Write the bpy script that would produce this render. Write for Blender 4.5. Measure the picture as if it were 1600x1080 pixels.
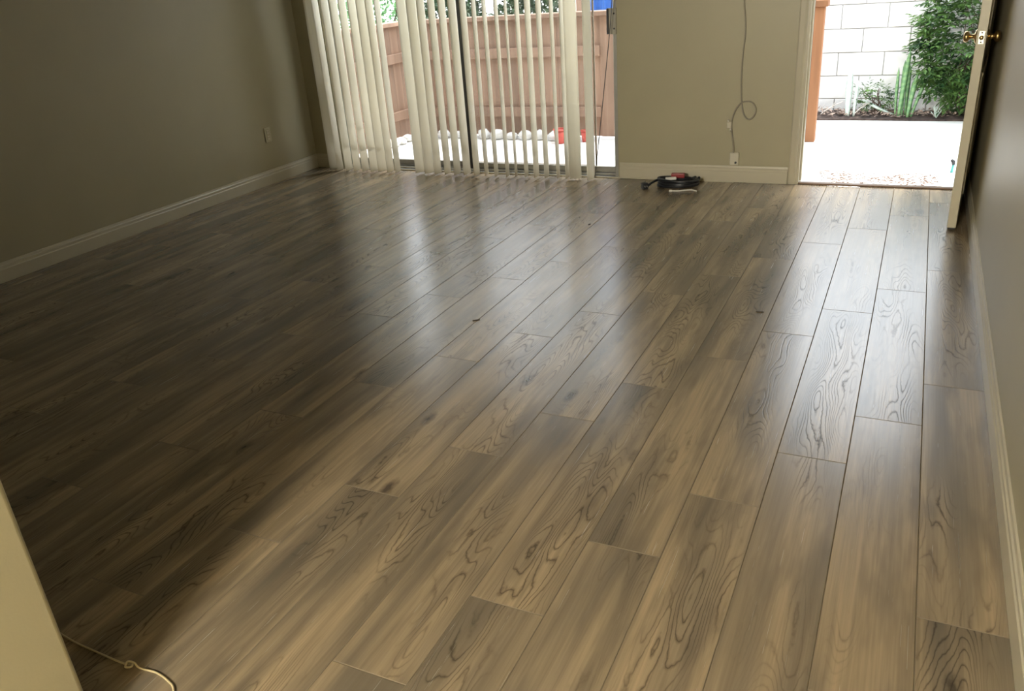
import bpy, bmesh, math, random
from mathutils import Vector, Matrix, Euler

random.seed(7)
scene = bpy.context.scene
COL = scene.collection
for o in list(bpy.data.objects):
    bpy.data.objects.remove(o)

# ------------------------------------------------------------------ camera
CAM_H = 1.41871
YAW, PITCH, ROLL, FPX = -0.46914, 0.4284, 0.0758, 1276.486
fw = Vector((math.sin(YAW) * math.cos(PITCH), math.cos(YAW) * math.cos(PITCH), -math.sin(PITCH)))
rt = fw.cross(Vector((0, 0, 1))).normalized()
dn = fw.cross(rt)
r2 = math.cos(ROLL) * rt + math.sin(ROLL) * dn
d2 = -math.sin(ROLL) * rt + math.cos(ROLL) * dn
cam_data = bpy.data.cameras.new('camera')
cam = bpy.data.objects.new('camera', cam_data)
COL.objects.link(cam)
m = Matrix((( r2.x, -d2.x, -fw.x, 0), (r2.y, -d2.y, -fw.y, 0), (r2.z, -d2.z, -fw.z, CAM_H), (0, 0, 0, 1)))
cam.matrix_world = m
cam_data.sensor_fit = 'HORIZONTAL'
cam_data.sensor_width = 36.0
cam_data.lens = FPX / 1600.0 * 36.0
cam_data.clip_start = 0.02
cam_data.clip_end = 200
scene.camera = cam

# ------------------------------------------------------------------ sky, sun, lamp, exposure
SKY = 4.0
SUN = 4.5
LAMP = 230.0        # radiance of the lamp added behind the viewer
world = bpy.data.worlds.new('hazy_sky')
scene.world = world
world.use_nodes = True
wn = world.node_tree.nodes
wl = world.node_tree.links
bg = wn['Background']
tc = wn.new('ShaderNodeTexCoord')
sep = wn.new('ShaderNodeSeparateXYZ')
ramp = wn.new('ShaderNodeValToRGB')
ramp.color_ramp.elements[0].position = 0.0
ramp.color_ramp.elements[0].color = (0.96, 0.985, 1.0, 1)
ramp.color_ramp.elements[1].position = 1.0
ramp.color_ramp.elements[1].color = (0.76, 0.88, 1.0, 1)
wl.new(tc.outputs['Generated'], sep.inputs[0])
wl.new(sep.outputs['Z'], ramp.inputs[0])
wl.new(ramp.outputs[0], bg.inputs[0])
bg.inputs[1].default_value = SKY

sun_d = bpy.data.lights.new('sun', 'SUN')
sun_d.energy = SUN
sun_d.angle = math.radians(25)
sun_d.color = (1.0, 0.96, 0.88)
sun = bpy.data.objects.new('sun', sun_d)
COL.objects.link(sun)
sdir = Vector((-0.14, -0.20, -1.0)).normalized()      # high, from beyond the garden wall
sun.rotation_euler = sdir.to_track_quat('-Z', 'Y').to_euler()
sun.location = (4, 12, 12)

# the unseen lamp added behind the viewer is built with its fixture further down
LAMP_POS = (-0.88, -2.24, 2.14)
LAMP_COL = (1.0, 0.96, 0.86, 1)

vs = scene.view_settings
vs.view_transform = 'Standard'
vs.look = 'None'
vs.gamma = 1.0
vs.exposure = 0.3
vs.use_curve_mapping = False
scene.cycles.use_denoising = True
scene.cycles.max_bounces = 14
scene.cycles.diffuse_bounces = 8
scene.cycles.transparent_max_bounces = 24
scene.cycles.caustics_reflective = False
scene.cycles.caustics_refractive = False

# ------------------------------------------------------------------ materials
def srgb(r, g, b):
    def c(v):
        v /= 255.0
        return v / 12.92 if v <= 0.04045 else ((v + 0.055) / 1.055) ** 2.4
    return (c(r), c(g), c(b), 1.0)

class NT:
    def __init__(self, name):
        self.m = bpy.data.materials.new(name)
        self.m.use_nodes = True
        self.t = self.m.node_tree
        self.n = self.t.nodes
        self.b = self.n['Principled BSDF']
        self.out = self.n['Material Output']
    def node(self, typ, **kw):
        nd = self.n.new(typ)
        for k, v in kw.items():
            setattr(nd, k, v)
        return nd
    def link(self, a, b):
        self.t.links.new(a, b)
    def setin(self, sock, v):
        if hasattr(v, 'is_linked') or isinstance(v, bpy.types.NodeSocket):
            self.link(v, sock)
        else:
            sock.default_value = v
    def math(self, op, a, b=0.0, clamp=False):
        nd = self.node('ShaderNodeMath', operation=op)
        nd.use_clamp = clamp
        self.setin(nd.inputs[0], a)
        self.setin(nd.inputs[1], b)
        return nd.outputs[0]
    def mix(self, fac, a, b):
        nd = self.node('ShaderNodeMix', data_type='RGBA')
        self.setin(nd.inputs[0], fac)
        self.setin(nd.inputs[6], a)
        self.setin(nd.inputs[7], b)
        return nd.outputs[2]
    def ramp(self, fac, p0, p1, c0=(0, 0, 0, 1), c1=(1, 1, 1, 1)):
        nd = self.node('ShaderNodeValToRGB')
        nd.color_ramp.elements[0].position = p0
        nd.color_ramp.elements[0].color = c0
        nd.color_ramp.elements[1].position = p1
        nd.color_ramp.elements[1].color = c1
        self.link(fac, nd.inputs[0])
        return nd.outputs[0]
    def noise(self, vec, scale=1.0, detail=2.0, rough=0.5, dist=0.0):
        nd = self.node('ShaderNodeTexNoise')
        nd.inputs['Scale'].default_value = scale
        nd.inputs['Detail'].default_value = detail
        nd.inputs['Roughness'].default_value = rough
        nd.inputs['Distortion'].default_value = dist
        if vec is not None:
            self.link(vec, nd.inputs['Vector'])
        return nd.outputs['Fac']
    def coord(self, which='Object', scale=(1, 1, 1), rnd=False):
        tcn = self.node('ShaderNodeTexCoord')
        v = tcn.outputs[which]
        if rnd:
            oi = self.node('ShaderNodeObjectInfo')
            mul = self.node('ShaderNodeVectorMath', operation='SCALE')
            mul.inputs[0].default_value = (17.3, 41.7, 29.1)
            self.link(oi.outputs['Random'], mul.inputs[3])
            add = self.node('ShaderNodeVectorMath', operation='ADD')
            self.link(v, add.inputs[0])
            self.link(mul.outputs[0], add.inputs[1])
            v = add.outputs[0]
        mp = self.node('ShaderNodeVectorMath', operation='MULTIPLY')
        self.link(v, mp.inputs[0])
        mp.inputs[1].default_value = scale
        return mp.outputs[0]
    def bump(self, height, strength, dist=0.01):
        bp = self.node('ShaderNodeBump')
        bp.inputs['Strength'].default_value = strength
        bp.inputs['Distance'].default_value = dist
        self.link(height, bp.inputs['Height'])
        self.link(bp.outputs[0], self.b.inputs['Normal'])

def simple(name, col, rough=0.5, metal=0.0, var=0.06, nscale=12.0, bump=0.0, bscale=80.0, spec=0.5):
    t = NT(name)
    v = t.coord('Object')
    n = t.noise(v, nscale, 3.0)
    dark = tuple(c * (1 - var) for c in col[:3]) + (1,)
    lite = tuple(min(1.0, c * (1 + var)) for c in col[:3]) + (1,)
    t.link(t.ramp(n, 0.3, 0.7, dark, lite), t.b.inputs['Base Color'])
    t.b.inputs['Roughness'].default_value = rough
    t.b.inputs['Metallic'].default_value = metal
    t.b.inputs['Specular IOR Level'].default_value = spec
    if bump:
        t.bump(t.noise(v, bscale, 2.0), bump, 0.004)
    return t.m

M = {}
M['wall'] = simple('cream_wall_paint', (0.345, 0.310, 0.203, 1), 0.42, var=0.025, nscale=3, bump=0.04, bscale=160)
M['ceiling'] = simple('ceiling_paint', (0.26, 0.235, 0.18, 1), 0.8, var=0.02, bump=0.2, bscale=60)
M['trim'] = simple('off_white_trim_paint', (0.46, 0.42, 0.315, 1), 0.35, var=0.02, nscale=5)
M['door'] = simple('white_door_paint', (0.46, 0.415, 0.30, 1), 0.35, var=0.03, nscale=6)
M['stucco'] = simple('exterior_stucco', (0.62, 0.56, 0.46, 1), 0.9, var=0.05, bump=0.4)
M['subfloor'] = simple('dark_underlay', (0.03, 0.025, 0.02, 1), 0.9)
M['alu'] = simple('brushed_aluminium', (0.42, 0.41, 0.37, 1), 0.4, 0.7, var=0.08)
M['tan_alu'] = simple('tan_painted_metal', (0.40, 0.31, 0.24, 1), 0.6)
M['grey_metal'] = simple('grey_painted_metal', (0.36, 0.34, 0.28, 1), 0.5, 0.2)
M['alu_dark'] = simple('dark_bronze_aluminium', (0.07, 0.07, 0.075, 1), 0.45, 0.4)
M['rubber'] = simple('black_weatherstrip', (0.02, 0.015, 0.012, 1), 0.6)
M['bronze'] = simple('dark_bronze_threshold', (0.10, 0.06, 0.035, 1), 0.4, 0.6)
M['brass'] = simple('aged_brass', (0.45, 0.31, 0.13, 1), 0.28, 1.0, var=0.15)
M['nickel'] = simple('satin_nickel', (0.65, 0.62, 0.55, 1), 0.3, 0.9)
M['white_plastic'] = simple('ivory_plastic', (0.55, 0.51, 0.40, 1), 0.35, var=0.02)
M['plate'] = simple('cream_plate_plastic', (0.44, 0.40, 0.29, 1), 0.4, var=0.02)
M['grey_cable'] = simple('grey_white_cable', (0.27, 0.24, 0.18, 1), 0.5, var=0.05)
M['black_cable'] = simple('black_rubber_cable', (0.010, 0.011, 0.013, 1), 0.38, var=0.1)
M['red_plastic'] = simple('dark_red_plastic', (0.24, 0.018, 0.018, 1), 0.4)
M['white_cable'] = simple('white_cable', (0.72, 0.69, 0.62, 1), 0.4)
M['beige_wire'] = simple('beige_wire', (0.42, 0.34, 0.19, 1), 0.55)
M['chip'] = simple('dark_wood_splinter', (0.035, 0.025, 0.016, 1), 0.8)
M['concrete'] = simple('pale_concrete', (0.72, 0.71, 0.68, 1), 0.9, var=0.06, nscale=4, bump=0.2)
M['block'] = simple('painted_block', (0.78, 0.77, 0.75, 1), 0.9, var=0.12, nscale=7, bump=0.5, bscale=50)
M['mortar'] = simple('grey_mortar', (0.46, 0.45, 0.44, 1), 0.95)
M['soil'] = simple('brown_soil', (0.055, 0.038, 0.032, 1), 0.95, var=0.5, nscale=22, bump=0.8, bscale=40)
M['stone'] = simple('white_landscape_stone', (0.78, 0.77, 0.75, 1), 0.85, var=0.12, nscale=9, bump=0.4, bscale=30)
M['red_pot'] = simple('faded_red_plastic', (0.62, 0.09, 0.07, 1), 0.5)
M['teal'] = simple('teal_plastic', (0.08, 0.35, 0.33, 1), 0.4)
M['dark_plastic'] = simple('dark_plastic', (0.02, 0.022, 0.025, 1), 0.4)
M['tarp'] = simple('blue_tarp', (0.05, 0.16, 0.50, 1), 0.6, var=0.2, nscale=6)
M['bark'] = simple('brown_bark', (0.09, 0.06, 0.045, 1), 0.9, var=0.3, nscale=20, bump=0.6)
M['dead'] = simple('dry_leaf', (0.36, 0.27, 0.22, 1), 0.8, var=0.45, nscale=14)
M['twig'] = simple('pale_dry_twig', (0.55, 0.50, 0.45, 1), 0.8)

def fence_mat(name, col):
    t = NT(name)
    v = t.coord('Object', (14, 14, 1.2), rnd=True)
    n = t.noise(v, 1.0, 4.0)
    oi = t.node('ShaderNodeObjectInfo')
    c = t.ramp(n, 0.3, 0.75, tuple(x * 0.78 for x in col) + (1,), tuple(x * 1.15 for x in col) + (1,))
    k = t.math('ADD', t.math('MULTIPLY', oi.outputs['Random'], 0.22), 0.89)
    mul = t.node('ShaderNodeVectorMath', operation='SCALE')
    t.link(c, mul.inputs[0]); t.link(k, mul.inputs[3])
    t.link(mul.outputs[0], t.b.inputs['Base Color'])
    t.b.inputs['Roughness'].default_value = 0.8
    t.bump(n, 0.2, 0.004)
    return t.m
M['post'] = fence_mat('orange_stained_post', (0.30, 0.135, 0.062))
M['fence'] = fence_mat('redwood_stained_fence', (0.34, 0.215, 0.150))  # stain colour desaturated to carry the haze of the insect screen

def leaf_mat(name, c_dark, c_lite, sc=9.0, trans=0.25):
    t = NT(name)
    v = t.coord('Object')
    n = t.noise(v, sc, 3.0)
    col = t.ramp(n, 0.35, 0.66, c_dark, c_lite)
    t.link(col, t.b.inputs['Base Color'])
    t.b.inputs['Roughness'].default_value = 0.42
    tr = t.node('ShaderNodeBsdfTranslucent')
    t.link(col, tr.inputs[0])
    mx = t.node('ShaderNodeMixShader')
    mx.inputs[0].default_value = trans
    t.link(t.b.outputs[0], mx.inputs[1]); t.link(tr.outputs[0], mx.inputs[2])
    t.link(mx.outputs[0], t.out.inputs[0])
    return t.m
M['shrub_leaf'] = leaf_mat('shrub_leaf_green', (0.012, 0.045, 0.016, 1), (0.15, 0.27, 0.07, 1))
M['tree_leaf'] = leaf_mat('tree_leaf_green', (0.010, 0.026, 0.014, 1), (0.045, 0.10, 0.035, 1), 5.0)
M['pale_tree_leaf'] = leaf_mat('pale_tree_leaf', (0.08, 0.20, 0.08, 1), (0.25, 0.45, 0.20, 1), 5.0)

def blade_mat(name, base, band, edge):
    t = NT(name)
    v = t.coord('Object', (1, 1, 1))
    w = t.node('ShaderNodeTexWave', wave_type='BANDS', bands_direction='Z')
    w.inputs['Scale'].default_value = 6.0
    w.inputs['Distortion'].default_value = 9.0
    w.inputs['Detail'].default_value = 3.0
    t.link(v, w.inputs['Vector'])
    t.link(t.ramp(w.outputs['Fac'], 0.3, 0.7, base, band), t.b.inputs['Base Color'])
    t.b.inputs['Roughness'].default_value = 0.4
    return t.m
M['blade'] = blade_mat('snake_plant_blade', (0.12, 0.25, 0.11, 1), (0.18, 0.32, 0.14, 1), None)
M['pale_blade'] = blade_mat('pale_succulent_blade', (0.58, 0.70, 0.63, 1), (0.66, 0.76, 0.70, 1), None)

def vane_mat():
    t = NT('cream_vinyl_vane')
    v = t.coord('Object', (60, 60, 1.0))
    col = t.ramp(t.noise(v, 1.0, 2.0), 0.3, 0.7, (0.80, 0.77, 0.66, 1), (0.86, 0.83, 0.73, 1))
    t.link(col, t.b.inputs['Base Color'])
    t.b.inputs['Roughness'].default_value = 0.45
    tr = t.node('ShaderNodeBsdfTranslucent')
    tr.inputs[0].default_value = (0.95, 0.92, 0.82, 1)
    mx = t.node('ShaderNodeMixShader')
    mx.inputs[0].default_value = 0.5
    t.link(t.b.outputs[0], mx.inputs[1]); t.link(tr.outputs[0], mx.inputs[2])
    t.link(mx.outputs[0], t.out.inputs[0])
    return t.m
M['vane'] = vane_mat()

def glass_mat(name, tint, gloss=0.05):
    t = NT(name)
    tr = t.node('ShaderNodeBsdfTransparent')
    tr.inputs[0].default_value = tint
    gl = t.node('ShaderNodeBsdfGlossy')
    gl.inputs['Roughness'].default_value = 0.02
    lw = t.node('ShaderNodeLayerWeight')
    lw.inputs[0].default_value = 0.5
    fr = t.math('ADD', t.math('MULTIPLY', t.math('POWER', lw.outputs['Facing'], 5.0), 0.8), 0.025)
    mx = t.node('ShaderNodeMixShader')
    t.link(fr, mx.inputs[0])
    t.link(tr.outputs[0], mx.inputs[1]); t.link(gl.outputs[0], mx.inputs[2])
    t.link(mx.outputs[0], t.out.inputs[0])
    return t.m
M['glass'] = glass_mat('clear_door_glass', (0.98, 0.985, 0.98, 1))

def screen_mat():
    t = NT('grey_insect_screen')
    tr = t.node('ShaderNodeBsdfTransparent')
    tr.inputs[0].default_value = (0.96, 0.955, 0.955, 1)
    df = t.node('ShaderNodeBsdfDiffuse')
    df.inputs[0].default_value = (0.62, 0.60, 0.60, 1)
    v = t.coord('Object')
    n = t.noise(v, 300.0, 1.0)
    fac = t.math('ADD', t.math('MULTIPLY', n, 0.04), 0.05)
    mx = t.node('ShaderNodeMixShader')
    t.link(fac, mx.inputs[0])
    t.link(tr.outputs[0], mx.inputs[1]); t.link(df.outputs[0], mx.inputs[2])
    t.link(mx.outputs[0], t.out.inputs[0])
    return t.m
M['screen'] = screen_mat()

def mat_mat():
    t = NT('mottled_door_mat')
    v = t.coord('Object')
    n = t.noise(v, 55.0, 3.0, 0.7)
    n2 = t.noise(v, 3.0, 1.0)
    c1 = t.ramp(n, 0.46, 0.56, (0.10, 0.05, 0.03, 1), (0.78, 0.74, 0.68, 1))
    c2 = t.ramp(n, 0.42, 0.50, (0.06, 0.055, 0.05, 1), (0.80, 0.78, 0.74, 1))
    t.link(t.mix(t.ramp(n2, 0.45, 0.55), c2, c1), t.b.inputs['Base Color'])
    t.b.inputs['Roughness'].default_value = 0.95
    t.bump(n, 0.6, 0.004)
    return t.m
M['mat'] = mat_mat()

def plank_mat():
    t = NT('oak_look_laminate')
    oi = t.node('ShaderNodeObjectInfo')
    rnd = oi.outputs['Random']
    base = t.coord('Object', (1, 1, 1), rnd=True)
    def sc(x, y):
        mp = t.node('ShaderNodeVectorMath', operation='MULTIPLY')
        t.link(base, mp.inputs[0])
        mp.inputs[1].default_value = (x, y, 0.35)
        return mp.outputs[0]
    tcn = t.node('ShaderNodeTexCoord')
    sx = t.node('ShaderNodeSeparateXYZ')
    t.link(tcn.outputs['Object'], sx.inputs[0])
    # distance from the plank's centre line (0 centre .. 1 edge)
    off = t.math('MULTIPLY', t.math('SUBTRACT', t.noise(sc(0.001, 1.6), 1.0, 1.0), 0.5), 0.16)
    cx = t.math('MULTIPLY', t.math('ABSOLUTE', t.math('SUBTRACT', sx.outputs['X'], off)), 10.0)
    # cathedral rings: contour lines of a stretched noise field, roughened
    field = t.noise(sc(11.0, 1.9), 1.0, 1.2, 0.4)
    jag = t.math('MULTIPLY', t.math('SUBTRACT', t.noise(sc(70.0, 34.0), 1.0, 2.0), 0.5), 0.024)
    hump = t.math('MULTIPLY', t.math('MULTIPLY', cx, cx), -0.20)
    f = t.math('ADD', t.math('ADD', field, jag), hump)
    fr = t.math('FRACT', t.math('MULTIPLY', f, 21.0))
    tri = t.math('ABSOLUTE', t.math('SUBTRACT', fr, 0.35))
    line = t.math('SUBTRACT', 1.0, t.math('MULTIPLY', tri, 4.0), True)
    line = t.math('MULTIPLY', line, line)
    mask = t.ramp(t.noise(sc(5.0, 1.3), 1.0, 1.0), 0.43, 0.58)
    cmask = t.ramp(cx, 0.45, 0.95, (1, 1, 1, 1), (0.0, 0.0, 0.0, 1))
    line = t.math('MULTIPLY', t.math('MULTIPLY', line, mask), cmask)
    # fine straight grain
    fine = t.noise(sc(190.0, 3.2), 1.0, 3.0, 0.6)
    # knots
    vor = t.node('ShaderNodeTexVoronoi', feature='F1')
    vor.inputs['Scale'].default_value = 1.0
    t.link(sc(7.0, 2.6), vor.inputs['Vector'])
    vd = t.math('ADD', vor.outputs['Distance'], t.math('MULTIPLY', t.noise(sc(60, 40), 1.0, 2.0), 0.10))
    knot = t.ramp(vd, 0.10, 0.22, (1, 1, 1, 1), (0, 0, 0, 1))
    knot = t.math('MULTIPLY', knot, t.ramp(t.noise(sc(2.0, 0.8), 1.0, 0.0), 0.52, 0.60))
    # broad colour: tan sapwood, grey-brown heartwood, dark smudges
    broad = t.noise(sc(9.0, 0.75), 1.0, 2.0, 0.5)
    smud = t.noise(sc(13.0, 2.2), 1.0, 3.0, 0.55)
    streak = t.noise(sc(48.0, 1.5), 1.0, 3.0, 0.6)
    c = t.ramp(broad, 0.36, 0.62, (0.142, 0.115, 0.080, 1), (0.310, 0.232, 0.140, 1))
    c = t.mix(t.math('MULTIPLY', t.ramp(smud, 0.50, 0.74), 0.7), c, (0.078, 0.066, 0.050, 1))
    c = t.mix(t.math('MULTIPLY', t.ramp(streak, 0.46, 0.72), 0.45), c, (0.112, 0.088, 0.058, 1))
    c = t.mix(t.math('MULTIPLY', t.ramp(fine, 0.35, 0.75), 0.35), c, (0.105, 0.080, 0.050, 1))
    c = t.mix(t.math('MULTIPLY', line, 0.8), c, (0.030, 0.022, 0.014, 1))
    c = t.mix(t.math('MULTIPLY', knot, 0.8), c, (0.028, 0.021, 0.015, 1))
    k = t.math('ADD', t.math('MULTIPLY', rnd, 0.12), 1.0)
    mul = t.node('ShaderNodeVectorMath', operation='SCALE')
    t.link(c, mul.inputs[0]); t.link(k, mul.inputs[3])
    t.link(mul.outputs[0], t.b.inputs['Base Color'])
    rough = t.math('ADD', t.math('MULTIPLY', fine, 0.07), 0.225)
    t.link(rough, t.b.inputs['Roughness'])
    t.b.inputs['IOR'].default_value = 1.58
    t.link(t.math('SUBTRACT', 0.95, t.math('MULTIPLY', line, 0.85)), t.b.inputs['Specular IOR Level'])
    h = t.math('SUBTRACT', t.math('MULTIPLY', fine, 0.03), line)
    t.bump(h, 0.13, 0.0012)
    return t.m
M['plank'] = plank_mat()
M['groove'] = simple('painted_plank_bevel', (0.165, 0.130, 0.086, 1), 0.75, spec=0.1)

# ------------------------------------------------------------------ mesh helpers
def add_box(bm, lo, hi, mat=None):
    (x0, y0, z0), (x1, y1, z1) = lo, hi
    vs_ = [bm.verts.new(p) for p in ((x0, y0, z0), (x1, y0, z0), (x1, y1, z0), (x0, y1, z0),
                                     (x0, y0, z1), (x1, y0, z1), (x1, y1, z1), (x0, y1, z1))]
    if mat is not None:
        for v in vs_:
            v.co = mat @ v.co
    for f in ((3, 2, 1, 0), (4, 5, 6, 7), (0, 1, 5, 4), (1, 2, 6, 5), (2, 3, 7, 6), (3, 0, 4, 7)):
        bm.faces.new([vs_[i] for i in f])

def bevel(bm, w, seg=1):
    bmesh.ops.bevel(bm, geom=list(bm.edges), offset=w, segments=seg, affect='EDGES', profile=0.6)

def add_tube(bm, pts, r, n=8, caps=True, closed=False):
    pts = [Vector(p) for p in pts]
    rings = []
    N = len(pts)
    up = Vector((0, 0, 1))
    prev = None
    for i, p in enumerate(pts):
        if closed:
            tan = (pts[(i + 1) % N] - pts[i - 1]).normalized()
        else:
            tan = (pts[min(i + 1, N - 1)] - pts[max(i - 1, 0)]).normalized()
        if prev is None:
            a = tan.cross(up if abs(tan.z) < 0.9 else Vector((1, 0, 0))).normalized()
        else:
            a = (prev - tan * prev.dot(tan)).normalized()
        prev = a
        b = tan.cross(a)
        rr = r[i] if isinstance(r, (list, tuple)) else r
        rings.append([bm.verts.new(p + rr * (math.cos(2 * math.pi * k / n) * a + math.sin(2 * math.pi * k / n) * b)) for k in range(n)])
    M_ = N if closed else N - 1
    for i in range(M_):
        A, B = rings[i], rings[(i + 1) % N]
        for k in range(n):
            f = bm.faces.new((A[k], A[(k + 1) % n], B[(k + 1) % n], B[k]))
            f.smooth = True
    if caps and not closed:
        bm.faces.new(list(reversed(rings[0])))
        bm.faces.new(rings[-1])

def add_lathe(bm, prof, mat, n=20):
    rings = []
    for r, z in prof:
        rings.append([bm.verts.new(mat @ Vector((r * math.cos(2 * math.pi * k / n), r * math.sin(2 * math.pi * k / n), z))) for k in range(n)])
    for A, B in zip(rings, rings[1:]):
        for k in range(n):
            f = bm.faces.new((A[k], A[(k + 1) % n], B[(k + 1) % n], B[k]))
            f.smooth = True
    bm.faces.new(list(reversed(rings[0])))
    bm.faces.new(rings[-1])

def add_extrude(bm, prof, mat_a, mat_b):
    """sweep a closed 2-D profile (a, z) from frame mat_a to mat_b"""
    A = [bm.verts.new(mat_a @ Vector((a, 0, z))) for a, z in prof]
    B = [bm.verts.new(mat_b @ Vector((a, 0, z))) for a, z in prof]
    n = len(prof)
    for i in range(n):
        bm.faces.new((A[i], A[(i + 1) % n], B[(i + 1) % n], B[i]))
    bm.faces.new(list(reversed(A)))
    bm.faces.new(B)

def smooth_path(pts, sub=6):
    pts = [Vector(p) for p in pts]
    out = []
    for i in range(len(pts) - 1):
        p0 = pts[max(i - 1, 0)]; p1 = pts[i]; p2 = pts[i + 1]; p3 = pts[min(i + 2, len(pts) - 1)]
        for s in range(sub):
            u = s / sub
            out.append(0.5 * ((2 * p1) + (-p0 + p2) * u + (2 * p0 - 5 * p1 + 4 * p2 - p3) * u * u + (-p0 + 3 * p1 - 3 * p2 + p3) * u ** 3))
    out.append(pts[-1])
    return out

def mesh_obj(name, bm, mat, parent=None, loc=None, rot=None, fix=True):
    if fix:
        bmesh.ops.recalc_face_normals(bm, faces=list(bm.faces))
    me = bpy.data.meshes.new(name)
    bm.to_mesh(me)
    bm.free()
    me.materials.append(mat)
    return link_mesh(name, me, parent, loc, rot)

def link_mesh(name, me, parent=None, loc=None, rot=None):
    o = bpy.data.objects.new(name, me)
    COL.objects.link(o)
    if parent is not None:
        o.parent = parent
    if loc is not None:
        o.location = loc
    if rot is not None:
        o.rotation_euler = rot
    return o

def empty(name, loc=(0, 0, 0), rot=(0, 0, 0)):
    o = bpy.data.objects.new(name, None)
    COL.objects.link(o)
    o.location = loc
    o.rotation_euler = rot
    o.empty_display_size = 0.1
    return o

def tag(o, label=None, cat=None, group=None, kind=None):
    if label: o['label'] = label
    if cat: o['category'] = cat
    if group: o['group'] = group
    if kind: o['kind'] = kind
    return o

def boxes(name, lst, mat, parent=None, loc=None, rot=None, bev=0.0):
    bm = bmesh.new()
    for lo, hi in lst:
        add_box(bm, lo, hi)
    if bev:
        bevel(bm, bev)
    return mesh_obj(name, bm, mat, parent, loc, rot)

# ------------------------------------------------------------------ room layout (metres)
D = 5.661            # back wall (inner face)
XR = 0.345           # right wall
XL = -4.612          # left wall
CEIL = 2.44
HALL_X = -1.43       # kitchen partition, right face
HALL_Y = 0.722       # its end
REAR = -2.6
SL0, SL1, SLH = -4.34, -1.895, 2.06     # sliding door opening
DR0, DR1, DRH = -0.667, 0.337, 2.06     # entry door opening
TH = 0.16

# floor and its planks
floor = boxes('floor', [((XL - 0.1, HALL_Y - 0.1, -0.11), (XR + 0.1, D + 0.0, -0.0125)),
                        ((HALL_X - 0.1, REAR - 0.1, -0.11), (XR + 0.1, HALL_Y - 0.1, -0.0125))], M['subfloor'])
tag(floor, 'wood look laminate floor of long grey brown planks', 'floor', kind='structure')

PW, PL, X0, Y0 = 0.2016, 1.22, -0.4622, 4.42
def plank(x0, x1, y0, y1):
    g = 0.0003
    x0 += g; x1 -= g; y0 += g; y1 -= g
    cx, cy = (x0 + x1) / 2, (y0 + y1) / 2
    hx, hy = (x1 - x0) / 2, (y1 - y0) / 2
    b, z0, z1, z2 = 0.0017, -0.0122, -0.0010, 0.0
    bm = bmesh.new()
    rings = []
    for ex, z in ((0, z0), (0, z1), (b, z2)):
        rings.append([bm.verts.new((sx * (hx - ex), sy * (hy - ex), z)) for sx, sy in ((-1, -1), (1, -1), (1, 1), (-1, 1))])
    for A, B in zip(rings, rings[1:]):
        for k in range(4):
            bm.faces.new((A[k], A[(k + 1) % 4], B[(k + 1) % 4], B[k])).material_index = 1
    bm.faces.new(rings[-1])
    mesh_obj('plank', bm, M['plank'], floor, (cx, cy, 0), fix=False).data.materials.append(M['groove'])

k0 = math.floor((XL - X0) / PW)
k1 = math.ceil((XR - X0) / PW)
for k in range(k0, k1):
    xa, xb = X0 + k * PW, X0 + (k + 1) * PW
    xa, xb = max(xa, XL + 0.004), min(xb, XR - 0.004)
    if xb - xa < 0.01:
        continue
    ylow = REAR + 0.004 if (xa + xb) / 2 > HALL_X else HALL_Y + 0.004
    ph = Y0 + 0.305 * k
    j = math.ceil((D - 0.004 - ph) / PL)
    ytop = ph + j * PL
    while ytop > ylow:
        ya, yb = max(ytop - PL, ylow), min(ytop, D - 0.004)
        if yb - ya > 0.02:
            plank(xa, xb, ya, yb)
        ytop -= PL

# walls
def struct(o, label=None, cat=None):
    return tag(o, label, cat, kind='structure')

struct(boxes('wall_back', [((XL - TH, D, -0.1), (SL0, D + TH, CEIL)),
                           ((SL0, D, SLH), (SL1, D + TH, CEIL)),
                           ((SL1, D, -0.1), (DR0, D + TH, CEIL)),
                           ((DR0, D, DRH), (DR1, D + TH, CEIL)),
                           ((DR1, D, -0.1), (XR + TH, D + TH, CEIL))], M['wall']),
       'cream painted back wall with sliding door and entry door openings', 'wall')
struct(boxes('wall_left', [((XL - TH, HALL_Y - TH, -0.1), (XL, D, CEIL))], M['wall']), 'long cream wall in shade on the left', 'wall')
struct(boxes('wall_right', [((XR, REAR - TH, -0.1), (XR + TH, D, CEIL))], M['wall']), 'glossy cream wall running along the right edge', 'wall')
bm = bmesh.new()
add_box(bm, (XL, HALL_Y - 0.14, -0.1), (HALL_X, HALL_Y, CEIL))
add_box(bm, (HALL_X - 0.14, REAR, -0.1), (HALL_X, HALL_Y - 0.14, CEIL))
ed = [e for e in bm.edges if abs(e.verts[0].co.x - HALL_X) < 1e-5 and abs(e.verts[1].co.x - HALL_X) < 1e-5
      and abs(e.verts[0].co.y - HALL_Y) < 1e-5 and abs(e.verts[1].co.y - HALL_Y) < 1e-5]
bmesh.ops.bevel(bm, geom=ed, offset=0.012, segments=5, affect='EDGES', profile=0.5)
struct(mesh_obj('wall_partition', bm, M['wall']), 'cream partition wall end at the lower left', 'wall')
struct(boxes('wall_rear', [((HALL_X - 0.14, REAR - TH, -0.1), (XR, REAR, CEIL))], M['wall']), 'cream kitchen wall behind the viewer', 'wall')
struct(boxes('ceiling', [((XL - TH - 0.0, REAR - TH, CEIL), (XR + TH + 0.0, D + TH + 0.12, CEIL + 0.2))], M['ceiling']), 'flat off white ceiling slab', 'ceiling')

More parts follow.
